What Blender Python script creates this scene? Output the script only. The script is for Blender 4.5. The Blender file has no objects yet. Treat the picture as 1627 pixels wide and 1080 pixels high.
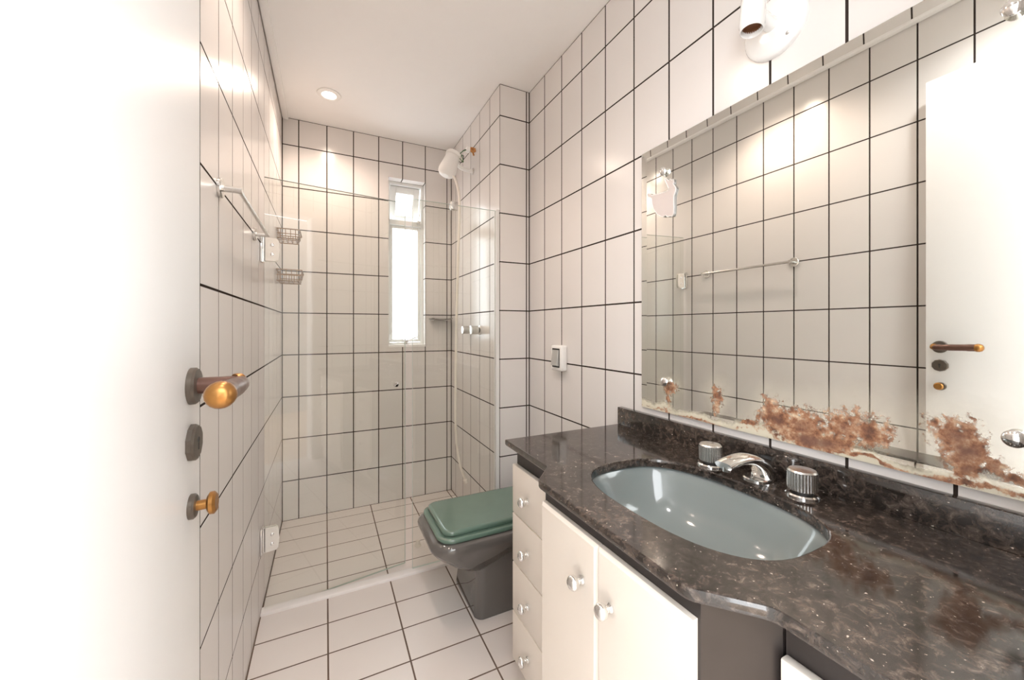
import bpy, bmesh, math, random
from mathutils import Vector, Matrix
random.seed(7)
C = bpy.context.scene.collection
SC = bpy.context.scene
PI = math.pi

# ------------------------------------------------------------------ camera, world, exposure
HC = 1.135                     # eye height above the floor
YAW = 0.4519
FPX = 610.235                  # focal length in pixels of the 1627 px frame
cd = bpy.data.cameras.new('camera'); cam = bpy.data.objects.new('camera', cd); C.objects.link(cam)
cd.sensor_fit = 'HORIZONTAL'; cd.sensor_width = 36.0
cd.lens = FPX / 1627 * 36.0
cd.shift_y = -(540 - 520.73) / 1627
cd.clip_start = 0.01
cam.location = (0, 0, HC); cam.rotation_euler = (PI / 2, 0, -YAW)
SC.camera = cam

w = bpy.data.worlds.new('daylight'); SC.world = w; w.use_nodes = True
WORLD_STRENGTH = 6.2
w.node_tree.nodes['Background'].inputs[0].default_value = (0.95, 0.975, 1.0, 1)
w.node_tree.nodes['Background'].inputs[1].default_value = WORLD_STRENGTH
SPOT_W = 13.0                  # each recessed ceiling light
SPOT_COL = (1.0, 0.81, 0.68)
ADDED_W = 9.0                  # unseen lamp by the door, added to brighten that end
ADDED_COL = (1.0, 0.98, 0.97)

SC.view_settings.view_transform = 'Standard'
SC.view_settings.look = 'None'
SC.view_settings.gamma = 1.0
SC.view_settings.use_curve_mapping = False
SC.view_settings.exposure = 0.66
SC.cycles.use_denoising = True
SC.cycles.max_bounces = 16
SC.cycles.diffuse_bounces = 8
SC.cycles.glossy_bounces = 8
SC.cycles.transmission_bounces = 12
SC.cycles.transparent_max_bounces = 24
SC.cycles.caustics_reflective = False
SC.cycles.caustics_refractive = False
SC.cycles.sample_clamp_indirect = 6.0

# ------------------------------------------------------------------ room dimensions (metres)
XL, XR = -0.232, 0.975         # tiled faces of the left and right walls
YB, YF = 2.637, 0.02           # back wall, door wall
XS, YP = 0.803, 1.797          # shower side of the shaft, front of the shaft
ZC = 2.385                     # ceiling
ZS = -0.010                    # shower floor
TH = 0.0004                    # tile face stands this far proud of the grout
ROWS = [2.224 - 0.25 * k for k in range(9)]

# ------------------------------------------------------------------ materials
def mat(name):
    m = bpy.data.materials.new(name); m.use_nodes = True
    nt = m.node_tree; b = nt.nodes['Principled BSDF']
    return m, nt, b
def N(nt, t, **kw):
    n = nt.nodes.new(t)
    for k, v in kw.items(): setattr(n, k, v)
    return n
def simple(name, col, rough=0.4, metal=0.0, spec=0.5, coat=0.0, noise=0.03, nscale=18, bump=0.0, bscale=60):
    m, nt, b = mat(name)
    tc = N(nt, 'ShaderNodeTexCoord'); nz = N(nt, 'ShaderNodeTexNoise'); nz.inputs['Scale'].default_value = nscale
    nz.inputs['Detail'].default_value = 4
    nt.links.new(tc.outputs['Object'], nz.inputs['Vector'])
    mx = N(nt, 'ShaderNodeMix', data_type='RGBA')
    nt.links.new(nz.outputs['Fac'], mx.inputs[0])
    mx.inputs[6].default_value = tuple(max(0, c * (1 - noise)) for c in col) + (1,)
    mx.inputs[7].default_value = tuple(min(1, c * (1 + noise)) for c in col) + (1,)
    nt.links.new(mx.outputs[2], b.inputs['Base Color'])
    b.inputs['Roughness'].default_value = rough; b.inputs['Metallic'].default_value = metal
    b.inputs['Specular IOR Level'].default_value = spec
    b.inputs['Coat Weight'].default_value = coat; b.inputs['Coat Roughness'].default_value = 0.05
    if bump > 0:
        n2 = N(nt, 'ShaderNodeTexNoise'); n2.inputs['Scale'].default_value = bscale
        bp = N(nt, 'ShaderNodeBump'); bp.inputs['Strength'].default_value = bump; bp.inputs['Distance'].default_value = 0.002
        nt.links.new(tc.outputs['Object'], n2.inputs['Vector']); nt.links.new(n2.outputs['Fac'], bp.inputs['Height'])
        nt.links.new(bp.outputs['Normal'], b.inputs['Normal'])
    return m

def tile_material(name, col, rough, wave):
    m, nt, b = mat(name)
    tc = N(nt, 'ShaderNodeTexCoord'); oi = N(nt, 'ShaderNodeObjectInfo')
    nz = N(nt, 'ShaderNodeTexNoise'); nz.inputs['Scale'].default_value = 9
    nt.links.new(tc.outputs['Object'], nz.inputs['Vector'])
    ad = N(nt, 'ShaderNodeMath', operation='ADD'); ad.use_clamp = True
    h = N(nt, 'ShaderNodeMath', operation='MULTIPLY'); h.inputs[1].default_value = 0.5
    h2 = N(nt, 'ShaderNodeMath', operation='MULTIPLY'); h2.inputs[1].default_value = 0.5
    nt.links.new(oi.outputs['Random'], h.inputs[0]); nt.links.new(nz.outputs['Fac'], h2.inputs[0])
    nt.links.new(h.outputs[0], ad.inputs[0]); nt.links.new(h2.outputs[0], ad.inputs[1])
    mx = N(nt, 'ShaderNodeMix', data_type='RGBA')
    nt.links.new(ad.outputs[0], mx.inputs[0])
    mx.inputs[6].default_value = tuple(c * 0.97 for c in col) + (1,)
    mx.inputs[7].default_value = tuple(min(1, c * 1.03) for c in col) + (1,)
    nt.links.new(mx.outputs[2], b.inputs['Base Color'])
    b.inputs['Roughness'].default_value = rough
    n2 = N(nt, 'ShaderNodeTexNoise'); n2.inputs['Scale'].default_value = 14; n2.inputs['Detail'].default_value = 2
    bp = N(nt, 'ShaderNodeBump'); bp.inputs['Strength'].default_value = wave; bp.inputs['Distance'].default_value = 0.004
    nt.links.new(tc.outputs['Object'], n2.inputs['Vector']); nt.links.new(n2.outputs['Fac'], bp.inputs['Height'])
    nt.links.new(bp.outputs['Normal'], b.inputs['Normal'])
    return m

M = {}
M['tile'] = tile_material('glazed_tile', (0.75, 0.72, 0.70), 0.20, 0.035)
M['floor_tile'] = tile_material('floor_tile', (0.74, 0.685, 0.65), 0.30, 0.05)
M['grout'] = simple('dark_grout', (0.040, 0.031, 0.027), 0.95, spec=0.0, noise=0.5, nscale=9)
M['floor_grout'] = simple('brown_grout', (0.17, 0.125, 0.10), 0.95, spec=0.0, noise=0.45, nscale=7)
M['ceiling'] = simple('ceiling_paint', (0.91, 0.90, 0.89), 0.8, noise=0.01)
M['door_paint'] = simple('door_lacquer', (0.82, 0.81, 0.795), 0.38, noise=0.01)
M['white_paint'] = simple('white_lacquer', (0.86, 0.85, 0.83), 0.35, noise=0.015)
M['cab_white'] = simple('cabinet_lacquer', (0.76, 0.70, 0.63), 0.32, noise=0.015)
M['cab_dark'] = simple('dark_laminate', (0.028, 0.0225, 0.021), 0.32, noise=0.2, nscale=30)
M['chrome'] = simple('chrome', (0.86, 0.86, 0.85), 0.09, metal=1.0, noise=0.02)
M['satin'] = simple('satin_metal', (0.70, 0.685, 0.66), 0.27, metal=1.0, noise=0.05, nscale=60)
M['dark_chrome'] = simple('dull_chrome', (0.28, 0.26, 0.24), 0.25, metal=0.9)
M['wire'] = simple('bronzed_wire', (0.24, 0.135, 0.06), 0.40, metal=0.2, noise=0.15)
M['bronze'] = simple('aged_bronze', (0.125, 0.064, 0.048), 0.28, metal=0.5, noise=0.25, nscale=70)
M['bronze_grey'] = simple('dull_bronze', (0.105, 0.086, 0.070), 0.36, metal=0.5, noise=0.25, nscale=80)
M['brass'] = simple('worn_brass', (0.38, 0.185, 0.055), 0.32, metal=0.85, noise=0.25, nscale=90)
M['white_plastic'] = simple('white_plastic', (0.88, 0.87, 0.85), 0.28, noise=0.01)
M['cream_plastic'] = simple('cream_hose', (0.86, 0.81, 0.74), 0.35, noise=0.02)
M['porcelain'] = simple('porcelain', (0.90, 0.90, 0.89), 0.15, coat=0.5, noise=0.01)
M['bakelite'] = simple('brown_bakelite', (0.20, 0.085, 0.04), 0.5, noise=0.2)
M['toilet'] = simple('grey_ceramic', (0.118, 0.109, 0.103), 0.09, coat=0.6, noise=0.04)
M['seat'] = simple('green_seat', (0.125, 0.20, 0.16), 0.20, coat=0.6, noise=0.06)
M['basin'] = simple('blue_grey_ceramic', (0.225, 0.257, 0.255), 0.10, coat=0.6, noise=0.03, nscale=6)
M['marble'] = simple('white_marble_sill', (0.82, 0.79, 0.77), 0.25, noise=0.05)
M['alu'] = simple('white_aluminium', (0.80, 0.80, 0.78), 0.35, noise=0.02)
M['added_wall'] = simple('added_wall_dark', (0.30, 0.285, 0.26), 0.8, noise=0.02)  # kept dark so the lit door jamb stands out in the shower glass
M['hall_floor'] = simple('hall_wood', (0.45, 0.34, 0.25), 0.4, noise=0.2)
M['black_wire'] = simple('black_insulation', (0.03, 0.035, 0.03), 0.5)
M['green_wire'] = simple('green_insulation', (0.05, 0.16, 0.05), 0.5)
M['rusty'] = simple('rusty_tape', (0.52, 0.24, 0.08), 0.7, noise=0.5, nscale=120)
M['gap_shade'] = simple('gap_shade', (0.03, 0.028, 0.026), 0.6)  # near-black colour standing in for the shade inside narrow gaps
M['rubber'] = simple('rubber', (0.70, 0.66, 0.60), 0.6)
M['switch_grey'] = simple('grey_rocker', (0.50, 0.50, 0.48), 0.28, metal=0.3)
M['beige_plastic'] = simple('pale_hinge', (0.80, 0.77, 0.72), 0.3, metal=0.0, noise=0.02)

def granite():
    m, nt, b = mat('black_granite')
    tc = N(nt, 'ShaderNodeTexCoord')
    v1 = N(nt, 'ShaderNodeTexVoronoi'); v1.inputs['Scale'].default_value = 120; v1.feature = 'F1'
    n1 = N(nt, 'ShaderNodeTexNoise'); n1.inputs['Scale'].default_value = 60; n1.inputs['Detail'].default_value = 8; n1.inputs['Roughness'].default_value = 0.72
    n1.inputs['Distortion'].default_value = 0.6
    n2 = N(nt, 'ShaderNodeTexNoise'); n2.inputs['Scale'].default_value = 150; n2.inputs['Detail'].default_value = 3
    n3 = N(nt, 'ShaderNodeTexNoise'); n3.inputs['Scale'].default_value = 6; n3.inputs['Detail'].default_value = 4
    for n in (v1, n1, n2, n3): nt.links.new(tc.outputs['Object'], n.inputs['Vector'])
    r1 = N(nt, 'ShaderNodeValToRGB')
    e = r1.color_ramp.elements
    e[0].position = 0.32; e[0].color = (0.011, 0.009, 0.008, 1)
    e[1].position = 0.74; e[1].color = (0.22, 0.185, 0.16, 1)
    k = e.new(0.48); k.color = (0.030, 0.0245, 0.0215, 1)
    k = e.new(0.60); k.color = (0.085, 0.068, 0.059, 1)
    nt.links.new(n1.outputs['Fac'], r1.inputs['Fac'])
    r2 = N(nt, 'ShaderNodeValToRGB'); r2.color_ramp.elements[0].position = 0.69; r2.color_ramp.elements[1].position = 0.74
    nt.links.new(n2.outputs['Fac'], r2.inputs['Fac'])
    mx = N(nt, 'ShaderNodeMix', data_type='RGBA'); nt.links.new(r2.outputs['Color'], mx.inputs[0])
    nt.links.new(r1.outputs['Color'], mx.inputs[6]); mx.inputs[7].default_value = (0.60, 0.55, 0.50, 1)
    r3 = N(nt, 'ShaderNodeValToRGB'); r3.color_ramp.elements[0].position = 0.3; r3.color_ramp.elements[1].position = 0.7
    r3.color_ramp.elements[0].color = (0.55, 0.55, 0.55, 1); r3.color_ramp.elements[1].color = (1.5, 1.38, 1.28, 1)
    nt.links.new(n3.outputs['Fac'], r3.inputs['Fac'])
    mm = N(nt, 'ShaderNodeMix', data_type='RGBA', blend_type='MULTIPLY'); mm.inputs[0].default_value = 1.0
    nt.links.new(mx.outputs[2], mm.inputs[6]); nt.links.new(r3.outputs['Color'], mm.inputs[7])
    nt.links.new(mm.outputs[2], b.inputs['Base Color'])
    b.inputs['Roughness'].default_value = 0.09
    b.inputs['Specular IOR Level'].default_value = 0.85
    return m
M['granite'] = granite()

def clear_glass(name, tint, ior=1.5, rough=0.0):
    m = bpy.data.materials.new(name); m.use_nodes = True; nt = m.node_tree; nt.nodes.clear()
    out = N(nt, 'ShaderNodeOutputMaterial'); mix = N(nt, 'ShaderNodeMixShader')
    tr = N(nt, 'ShaderNodeBsdfTransparent'); tr.inputs[0].default_value = tint + (1,)
    gl = N(nt, 'ShaderNodeBsdfGlossy'); gl.inputs['Roughness'].default_value = rough
    fr = N(nt, 'ShaderNodeFresnel'); fr.inputs[0].default_value = ior
    ge = N(nt, 'ShaderNodeNewGeometry'); inv = N(nt, 'ShaderNodeMath', operation='SUBTRACT'); inv.inputs[0].default_value = 1.0
    nt.links.new(ge.outputs['Backfacing'], inv.inputs[1])
    f2 = N(nt, 'ShaderNodeMath', operation='MULTIPLY'); f2.inputs[1].default_value = 1.85; f2.use_clamp = True; nt.links.new(fr.outputs[0], f2.inputs[0])   # both faces of the sheet
    mu = N(nt, 'ShaderNodeMath', operation='MULTIPLY'); nt.links.new(f2.outputs[0], mu.inputs[0]); nt.links.new(inv.outputs[0], mu.inputs[1])
    nt.links.new(mu.outputs[0], mix.inputs[0]); nt.links.new(tr.outputs[0], mix.inputs[1]); nt.links.new(gl.outputs[0], mix.inputs[2])
    nt.links.new(mix.outputs[0], out.inputs[0])
    return m
M['glass'] = clear_glass('shower_glass', (0.968, 0.976, 0.960))
M['glass_edge'] = simple('green_glass_edge', (0.58, 0.68, 0.63), 0.12, noise=0.1)

def ribbed_glass():
    m = bpy.data.materials.new('ribbed_window_glass'); m.use_nodes = True; nt = m.node_tree; nt.nodes.clear()
    out = N(nt, 'ShaderNodeOutputMaterial'); mix = N(nt, 'ShaderNodeMixShader'); mix.inputs[0].default_value = 0.35
    tr = N(nt, 'ShaderNodeBsdfTransparent'); tr.inputs[0].default_value = (0.85, 0.87, 0.88, 1)
    tl = N(nt, 'ShaderNodeBsdfTranslucent')
    tc = N(nt, 'ShaderNodeTexCoord'); wv = N(nt, 'ShaderNodeTexWave'); wv.bands_direction = 'X'
    wv.inputs['Scale'].default_value = 38
    nt.links.new(tc.outputs['Object'], wv.inputs['Vector'])
    rp = N(nt, 'ShaderNodeValToRGB'); rp.color_ramp.elements[0].color = (0.42, 0.44, 0.45, 1); rp.color_ramp.elements[1].color = (0.62, 0.64, 0.65, 1)
    nt.links.new(wv.outputs['Fac'], rp.inputs['Fac']); nt.links.new(rp.outputs['Color'], tl.inputs[0])
    nt.links.new(tr.outputs[0], mix.inputs[1]); nt.links.new(tl.outputs[0], mix.inputs[2]); nt.links.new(mix.outputs[0], out.inputs[0])
    return m
M['ribbed'] = ribbed_glass()

def emitter(name, col, s):
    m = bpy.data.materials.new(name); m.use_nodes = True; nt = m.node_tree; nt.nodes.clear()
    out = N(nt, 'ShaderNodeOutputMaterial'); e = N(nt, 'ShaderNodeEmission'); e.inputs[0].default_value = col + (1,); e.inputs[1].default_value = s
    nt.links.new(e.outputs[0], out.inputs[0]); return m
M['bulb'] = emitter('lamp_lens', (1.0, 0.86, 0.70), 14.0)

def mirror_material():
    """silvered glass, eaten by rust along its lower edge (object space: y along the wall, z up)"""
    m, nt, b = mat('rusted_mirror')
    b.inputs['Base Color'].default_value = (0.945, 0.965, 0.935, 1); b.inputs['Metallic'].default_value = 1.0; b.inputs['Roughness'].default_value = 0.012
    out = nt.nodes['Material Output']
    tc = N(nt, 'ShaderNodeTexCoord')
    dn = N(nt, 'ShaderNodeTexNoise'); dn.inputs['Scale'].default_value = 13; dn.inputs['Detail'].default_value = 6; dn.inputs['Roughness'].default_value = 0.62
    nt.links.new(tc.outputs['Object'], dn.inputs['Vector'])
    sb = N(nt, 'ShaderNodeVectorMath', operation='SUBTRACT'); sb.inputs[1].default_value = (0.5, 0.5, 0.5)
    nt.links.new(dn.outputs['Color'], sb.inputs[0])
    scl = N(nt, 'ShaderNodeVectorMath', operation='SCALE'); scl.inputs['Scale'].default_value = 0.065
    nt.links.new(sb.outputs[0], scl.inputs[0])
    ps = N(nt, 'ShaderNodeVectorMath', operation='ADD')
    nt.links.new(tc.outputs['Object'], ps.inputs[0]); nt.links.new(scl.outputs[0], ps.inputs[1])
    cur = None
    for (y, z, ry, rz, amp) in MIRROR_BLOBS:
        s = N(nt, 'ShaderNodeVectorMath', operation='SUBTRACT'); s.inputs[1].default_value = (0, y, z)
        nt.links.new(ps.outputs[0], s.inputs[0])
        d = N(nt, 'ShaderNodeVectorMath', operation='MULTIPLY'); d.inputs[1].default_value = (0, 1 / ry, 1 / rz)
        nt.links.new(s.outputs[0], d.inputs[0])
        l = N(nt, 'ShaderNodeVectorMath', operation='LENGTH'); nt.links.new(d.outputs[0], l.inputs[0])
        o = N(nt, 'ShaderNodeMath', operation='MULTIPLY_ADD'); o.inputs[1].default_value = -amp; o.inputs[2].default_value = amp
        nt.links.new(l.outputs['Value'], o.inputs[0])
        if cur is None: cur = o
        else:
            mxn = N(nt, 'ShaderNodeMath', operation='MAXIMUM')
            nt.links.new(cur.outputs[0], mxn.inputs[0]); nt.links.new(o.outputs[0], mxn.inputs[1]); cur = mxn
    fn = N(nt, 'ShaderNodeTexNoise'); fn.inputs['Scale'].default_value = 85; fn.inputs['Detail'].default_value = 7; fn.inputs['Roughness'].default_value = 0.7
    nt.links.new(tc.outputs['Object'], fn.inputs['Vector'])
    f1 = N(nt, 'ShaderNodeMath', operation='MULTIPLY_ADD'); f1.inputs[1].default_value = 2.6; f1.inputs[2].default_value = -1.27
    nt.links.new(fn.outputs['Fac'], f1.inputs[0])
    sm = N(nt, 'ShaderNodeMath', operation='ADD'); nt.links.new(cur.outputs[0], sm.inputs[0]); nt.links.new(f1.outputs[0], sm.inputs[1])
    mr = N(nt, 'ShaderNodeMapRange'); mr.inputs['From Min'].default_value = -0.03; mr.inputs['From Max'].default_value = 0.36
    nt.links.new(sm.outputs[0], mr.inputs['Value'])
    # pale haze of oxidised silver around the rust
    hz = N(nt, 'ShaderNodeMapRange'); hz.inputs['From Min'].default_value = -1.3; hz.inputs['From Max'].default_value = 0.25; hz.inputs['To Max'].default_value = 0.28
    nt.links.new(cur.outputs[0], hz.inputs['Value'])
    cn = N(nt, 'ShaderNodeTexNoise'); cn.inputs['Scale'].default_value = 55; cn.inputs['Detail'].default_value = 6; cn.inputs['Roughness'].default_value = 0.65
    nt.links.new(tc.outputs['Object'], cn.inputs['Vector'])
    rp = N(nt, 'ShaderNodeValToRGB'); e = rp.color_ramp.elements
    e[0].position = 0.36; e[0].color = (0.12, 0.055, 0.035, 1); e[1].position = 0.70; e[1].color = (0.66, 0.52, 0.36, 1)
    k = e.new(0.47); k.color = (0.28, 0.125, 0.065, 1)
    k = e.new(0.56); k.color = (0.42, 0.23, 0.135, 1)
    nt.links.new(cn.outputs['Fac'], rp.inputs['Fac'])
    core = N(nt, 'ShaderNodeMapRange'); core.inputs['From Min'].default_value = 0.45; core.inputs['From Max'].default_value = 1.0; core.inputs['To Max'].default_value = 0.8
    nt.links.new(cur.outputs[0], core.inputs['Value'])
    cm = N(nt, 'ShaderNodeMix', data_type='RGBA'); nt.links.new(core.outputs['Result'], cm.inputs[0]); nt.links.new(rp.outputs['Color'], cm.inputs[6]); cm.inputs[7].default_value = (0.17, 0.085, 0.062, 1)
    rust = N(nt, 'ShaderNodeBsdfPrincipled'); rust.inputs['Roughness'].default_value = 0.45
    nt.links.new(cm.outputs[2], rust.inputs['Base Color'])
    haze = N(nt, 'ShaderNodeBsdfPrincipled'); haze.inputs['Roughness'].default_value = 0.4; haze.inputs['Base Color'].default_value = (0.74, 0.69, 0.54, 1)
    sx = N(nt, 'ShaderNodeSeparateXYZ'); nt.links.new(ps.outputs[0], sx.inputs[0])
    bz = N(nt, 'ShaderNodeMapRange'); bz.inputs['From Min'].default_value = MZ0+0.030; bz.inputs['From Max'].default_value = MZ0+0.014; bz.inputs['To Max'].default_value = 0.72
    nt.links.new(sx.outputs['Z'], bz.inputs['Value'])
    hm = N(nt, 'ShaderNodeMath', operation='MAXIMUM'); nt.links.new(hz.outputs['Result'], hm.inputs[0]); nt.links.new(bz.outputs['Result'], hm.inputs[1])
    m1 = N(nt, 'ShaderNodeMixShader'); nt.links.new(hm.outputs[0], m1.inputs[0]); nt.links.new(b.outputs[0], m1.inputs[1]); nt.links.new(haze.outputs[0], m1.inputs[2])
    m2 = N(nt, 'ShaderNodeMixShader'); nt.links.new(mr.outputs['Result'], m2.inputs[0]); nt.links.new(m1.outputs[0], m2.inputs[1]); nt.links.new(rust.outputs[0], m2.inputs[2])
    nt.links.new(m2.outputs[0], out.inputs['Surface'])
    return m

# ------------------------------------------------------------------ mesh helpers
class MB:
    """collects shapes; build() links them as one mesh object"""
    def __init__(s): s.v = []; s.f = []
    def add(s, vs, fs):
        o = len(s.v); s.v += [tuple(p) for p in vs]; s.f += [tuple(i + o for i in f) for f in fs]; return s
    def box(s, lo, hi):
        (a, b, c), (d, e, f) = lo, hi
        vs = [(a,b,c),(d,b,c),(d,e,c),(a,e,c),(a,b,f),(d,b,f),(d,e,f),(a,e,f)]
        return s.add(vs, [(0,3,2,1),(4,5,6,7),(0,1,5,4),(1,2,6,5),(2,3,7,6),(3,0,4,7)])
    def rbox(s, lo, hi, r=0.004, seg=2):
        bm = bmesh.new(); bmesh.ops.create_cube(bm, size=1)
        lo, hi = Vector(lo), Vector(hi)
        for v in bm.verts:
            v.co = Vector([(lo[i] + hi[i]) / 2 + v.co[i] * (hi[i] - lo[i]) for i in range(3)])
        bmesh.ops.bevel(bm, geom=bm.edges[:], offset=r, segments=seg, profile=0.5, affect='EDGES')
        bm.verts.index_update()
        s.add([v.co for v in bm.verts], [[v.index for v in f.verts] for f in bm.faces]); bm.free(); return s
    def loft(s, loops, cap0=True, cap1=True):
        n = len(loops[0]); vs = [p for l in loops for p in l]; fs = []
        for k in range(len(loops) - 1):
            for i in range(n):
                j = (i + 1) % n
                fs.append((k*n+i, k*n+j, (k+1)*n+j, (k+1)*n+i))
        if cap0: fs.append(tuple(reversed(range(n))))
        if cap1: fs.append(tuple(range((len(loops)-1)*n, len(loops)*n)))
        return s.add(vs, fs)
    def lathe(s, prof, origin=(0,0,0), axis=(0,0,1), n=24, cap0=True, cap1=True, flute=None):
        """prof: list of (radius, height along axis)"""
        q = Vector((0,0,1)).rotation_difference(Vector(axis).normalized()); o = Vector(origin); loops = []
        for idx, (r, h) in enumerate(prof):
            l = []
            for i in range(n):
                a = 2*PI*i/n; rr = r
                if flute and flute[0] <= idx <= flute[1]: rr = r * (1 - flute[2] * (i % 2))
                l.append(o + q @ Vector((rr*math.cos(a), rr*math.sin(a), h)))
            loops.append(l)
        return s.loft(loops, cap0, cap1)
    def tube(s, pts, r, n=8, caps=True):
        pts = [Vector(p) for p in pts]; loops = []; up = None
        rs = r if isinstance(r, (list, tuple)) else [r] * len(pts)
        for i, p in enumerate(pts):
            t = (pts[min(i+1, len(pts)-1)] - pts[max(i-1, 0)]).normalized()
            if up is None:
                up = t.orthogonal().normalized()
            else:
                up = (up - t * up.dot(t)).normalized()
            b = t.cross(up)
            loops.append([p + (up*math.cos(2*PI*k/n) + b*math.sin(2*PI*k/n)) * rs[i] for k in range(n)])
        return s.loft(loops, caps, caps)
    def prism(s, poly, z0, z1, axis='z'):
        def P(a, b, c): return (a, b, c) if axis == 'z' else (c, a, b)
        return s.loft([[P(x, y, z0) for x, y in poly], [P(x, y, z1) for x, y in poly]])
    def mesh(s, name, material, smooth=35, flat_up=False):
        me = bpy.data.meshes.new(name); me.from_pydata(s.v, [], s.f); me.update()
        bm = bmesh.new(); bm.from_mesh(me); bmesh.ops.recalc_face_normals(bm, faces=bm.faces[:]); bm.to_mesh(me); bm.free()
        if smooth:
            for p in me.polygons: p.use_smooth = True
            me.set_sharp_from_angle(angle=math.radians(smooth))
            for p in me.polygons:
                if len(p.vertices) > 4 or (flat_up and abs(p.normal.z) > 0.9995): p.use_smooth = False
        me.materials.append(material); return me
    def build(s, name, material, parent=None, smooth=35, flat_up=False):
        o = bpy.data.objects.new(name, s.mesh(name, material, smooth, flat_up)); C.objects.link(o)
        if parent is not None: o.parent = parent; o.matrix_parent_inverse = Matrix.Translation(-parent.location)
        return o

def tag(o, label=None, cat=None, group=None, kind=None):
    if label: o['label'] = label
    if cat: o['category'] = cat
    if group: o['group'] = group
    if kind: o['kind'] = kind
    return o
def thing(name, label, cat, loc=(0,0,0), group=None):
    o = bpy.data.objects.new(name, None); C.objects.link(o); o.location = loc; o.empty_display_size = 0.05
    return tag(o, label, cat, group)
def struct(o): return tag(o, kind='structure')
def smooth_path(pts, n=6):
    """Catmull-Rom through pts"""
    P = [Vector(p) for p in pts]; P = [2*P[0]-P[1]] + P + [2*P[-1]-P[-2]]; out = []
    for i in range(1, len(P)-2):
        for k in range(n):
            t = k/n; a, b, c, d = P[i-1], P[i], P[i+1], P[i+2]
            out.append(0.5*((2*b)+(c-a)*t+(2*a-5*b+4*c-d)*t*t+(3*b-a-3*c+d)*t**3))
    out.append(P[-2]); return out
def rrect(x0, x1, y0, y1, r, z, n=6, rb=None):
    """rounded rectangle loop, r = radius at the x0 corners, rb = at the x1 corners"""
    rb = r if rb is None else rb; l = []
    for cx, cy, rr, a0 in ((x1-rb, y1-rb, rb, 0), (x0+r, y1-r, r, PI/2), (x0+r, y0+r, r, PI), (x1-rb, y0+rb, rb, 1.5*PI)):
        for k in range(n + 1):
            a = a0 + PI/2*k/n; l.append((cx+rr*math.cos(a), cy+rr*math.sin(a), z))
    return l

# ------------------------------------------------------------------ tiles
GAP = 0.0058
_tilecache = {}
def tile_mesh(poly, mname, dep, cham=0.0003):
    """a tile from a rectilinear outline (counter-clockwise); face at z=0, back at z=-dep"""
    key = (tuple((round(a, 4), round(b, 4)) for a, b in poly), mname, dep)
    if key in _tilecache: return _tilecache[key]
    n = len(poly)
    def inset(d):
        out = []
        for i in range(n):
            p, q, r = Vector(poly[i-1]), Vector(poly[i]), Vector(poly[(i+1) % n])
            e1 = (q-p).normalized(); e2 = (r-q).normalized()
            out.append(q + Vector((-e1.y, e1.x))*d + Vector((-e2.y, e2.x))*d)
        return out
    b = MB()
    ins = inset(cham)
    vs = [(x, y, -dep) for x, y in poly] + [(x, y, -cham) for x, y in poly] + [(p.x, p.y, 0) for p in ins]
    fs = []
    for k in range(2):
        for i in range(n):
            j = (i+1) % n; fs.append((k*n+i, k*n+j, (k+1)*n+j, (k+1)*n+i))
    fs.append(tuple(range(2*n, 3*n)))
    b.add(vs, fs)
    me = bpy.data.meshes.new('tile'); me.from_pydata(b.v, [], b.f); me.update(); me.materials.append(M[mname])
    _tilecache[key] = me; return me
def lay_tiles(parent, origin, u, v, us, vs, mname='tile', hole=None, skip=None, dep=0.004, wob=0.0005, gap=GAP):
    """origin/u/v: plane of the tile faces; us, vs: joint lines; hole: rectangle cut out; skip: rectangle of hidden cells"""
    u, v, o = Vector(u), Vector(v), Vector(origin); nrm = u.cross(v)
    us, vs = sorted(us), sorted(vs)
    for i in range(len(us)-1):
        for j in range(len(vs)-1):
            a, b, c, d = us[i]+gap/2, us[i+1]-gap/2, vs[j]+gap/2, vs[j+1]-gap/2
            if b-a < 0.004 or d-c < 0.004: continue
            if skip and any(a > s[0] and b < s[1] and c > s[2] and d < s[3] for s in skip): continue
            poly = [(a,c),(b,c),(b,d),(a,d)]
            if hole:
                h0, h1, k0, k1 = hole
                if a < h1 and b > h0 and c < k1 and d > k0:
                    inx0, inx1, iny0, iny1 = a >= h0-1e-6, b <= h1+1e-6, c >= k0-1e-6, d <= k1+1e-6
                    if inx0 and inx1 and iny0 and iny1: continue
                    if inx0 and inx1:
                        poly = [(a,k1),(b,k1),(b,d),(a,d)] if not iny1 else [(a,c),(b,c),(b,k0),(a,k0)]
                    elif iny0 and iny1:
                        poly = [(a,c),(h0,c),(h0,d),(a,d)] if not inx0 else [(h1,c),(b,c),(b,d),(h1,d)]
                    elif not inx0 and not iny1: poly = [(a,c),(h0,c),(h0,k1),(b,k1),(b,d),(a,d)]
                    elif not inx0: poly = [(a,c),(b,c),(b,k0),(h0,k0),(h0,d),(a,d)]
                    elif not iny1: poly = [(h1,c),(b,c),(b,d),(a,d),(a,k1),(h1,k1)]
                    else: poly = [(a,c),(b,c),(b,d),(h1,d),(h1,k0),(a,k0)]
            cx = sum(p[0] for p in poly)/len(poly); cy = sum(p[1] for p in poly)/len(poly)
            me = tile_mesh([(p[0]-cx, p[1]-cy) for p in poly], mname, dep)
            t = bpy.data.objects.new('tile', me); C.objects.link(t)
            m = Matrix.Identity(4)
            for r in range(3): m[r][0] = u[r]; m[r][1] = v[r]; m[r][2] = nrm[r]
            rot = Matrix.Rotation(random.gauss(0, wob), 4, 'X') @ Matrix.Rotation(random.gauss(0, wob), 4, 'Y')
            t.matrix_basis = Matrix.Translation(o + u*cx + v*cy) @ m @ rot
            t.parent = parent

ZR = [ZC] + ROWS
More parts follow.
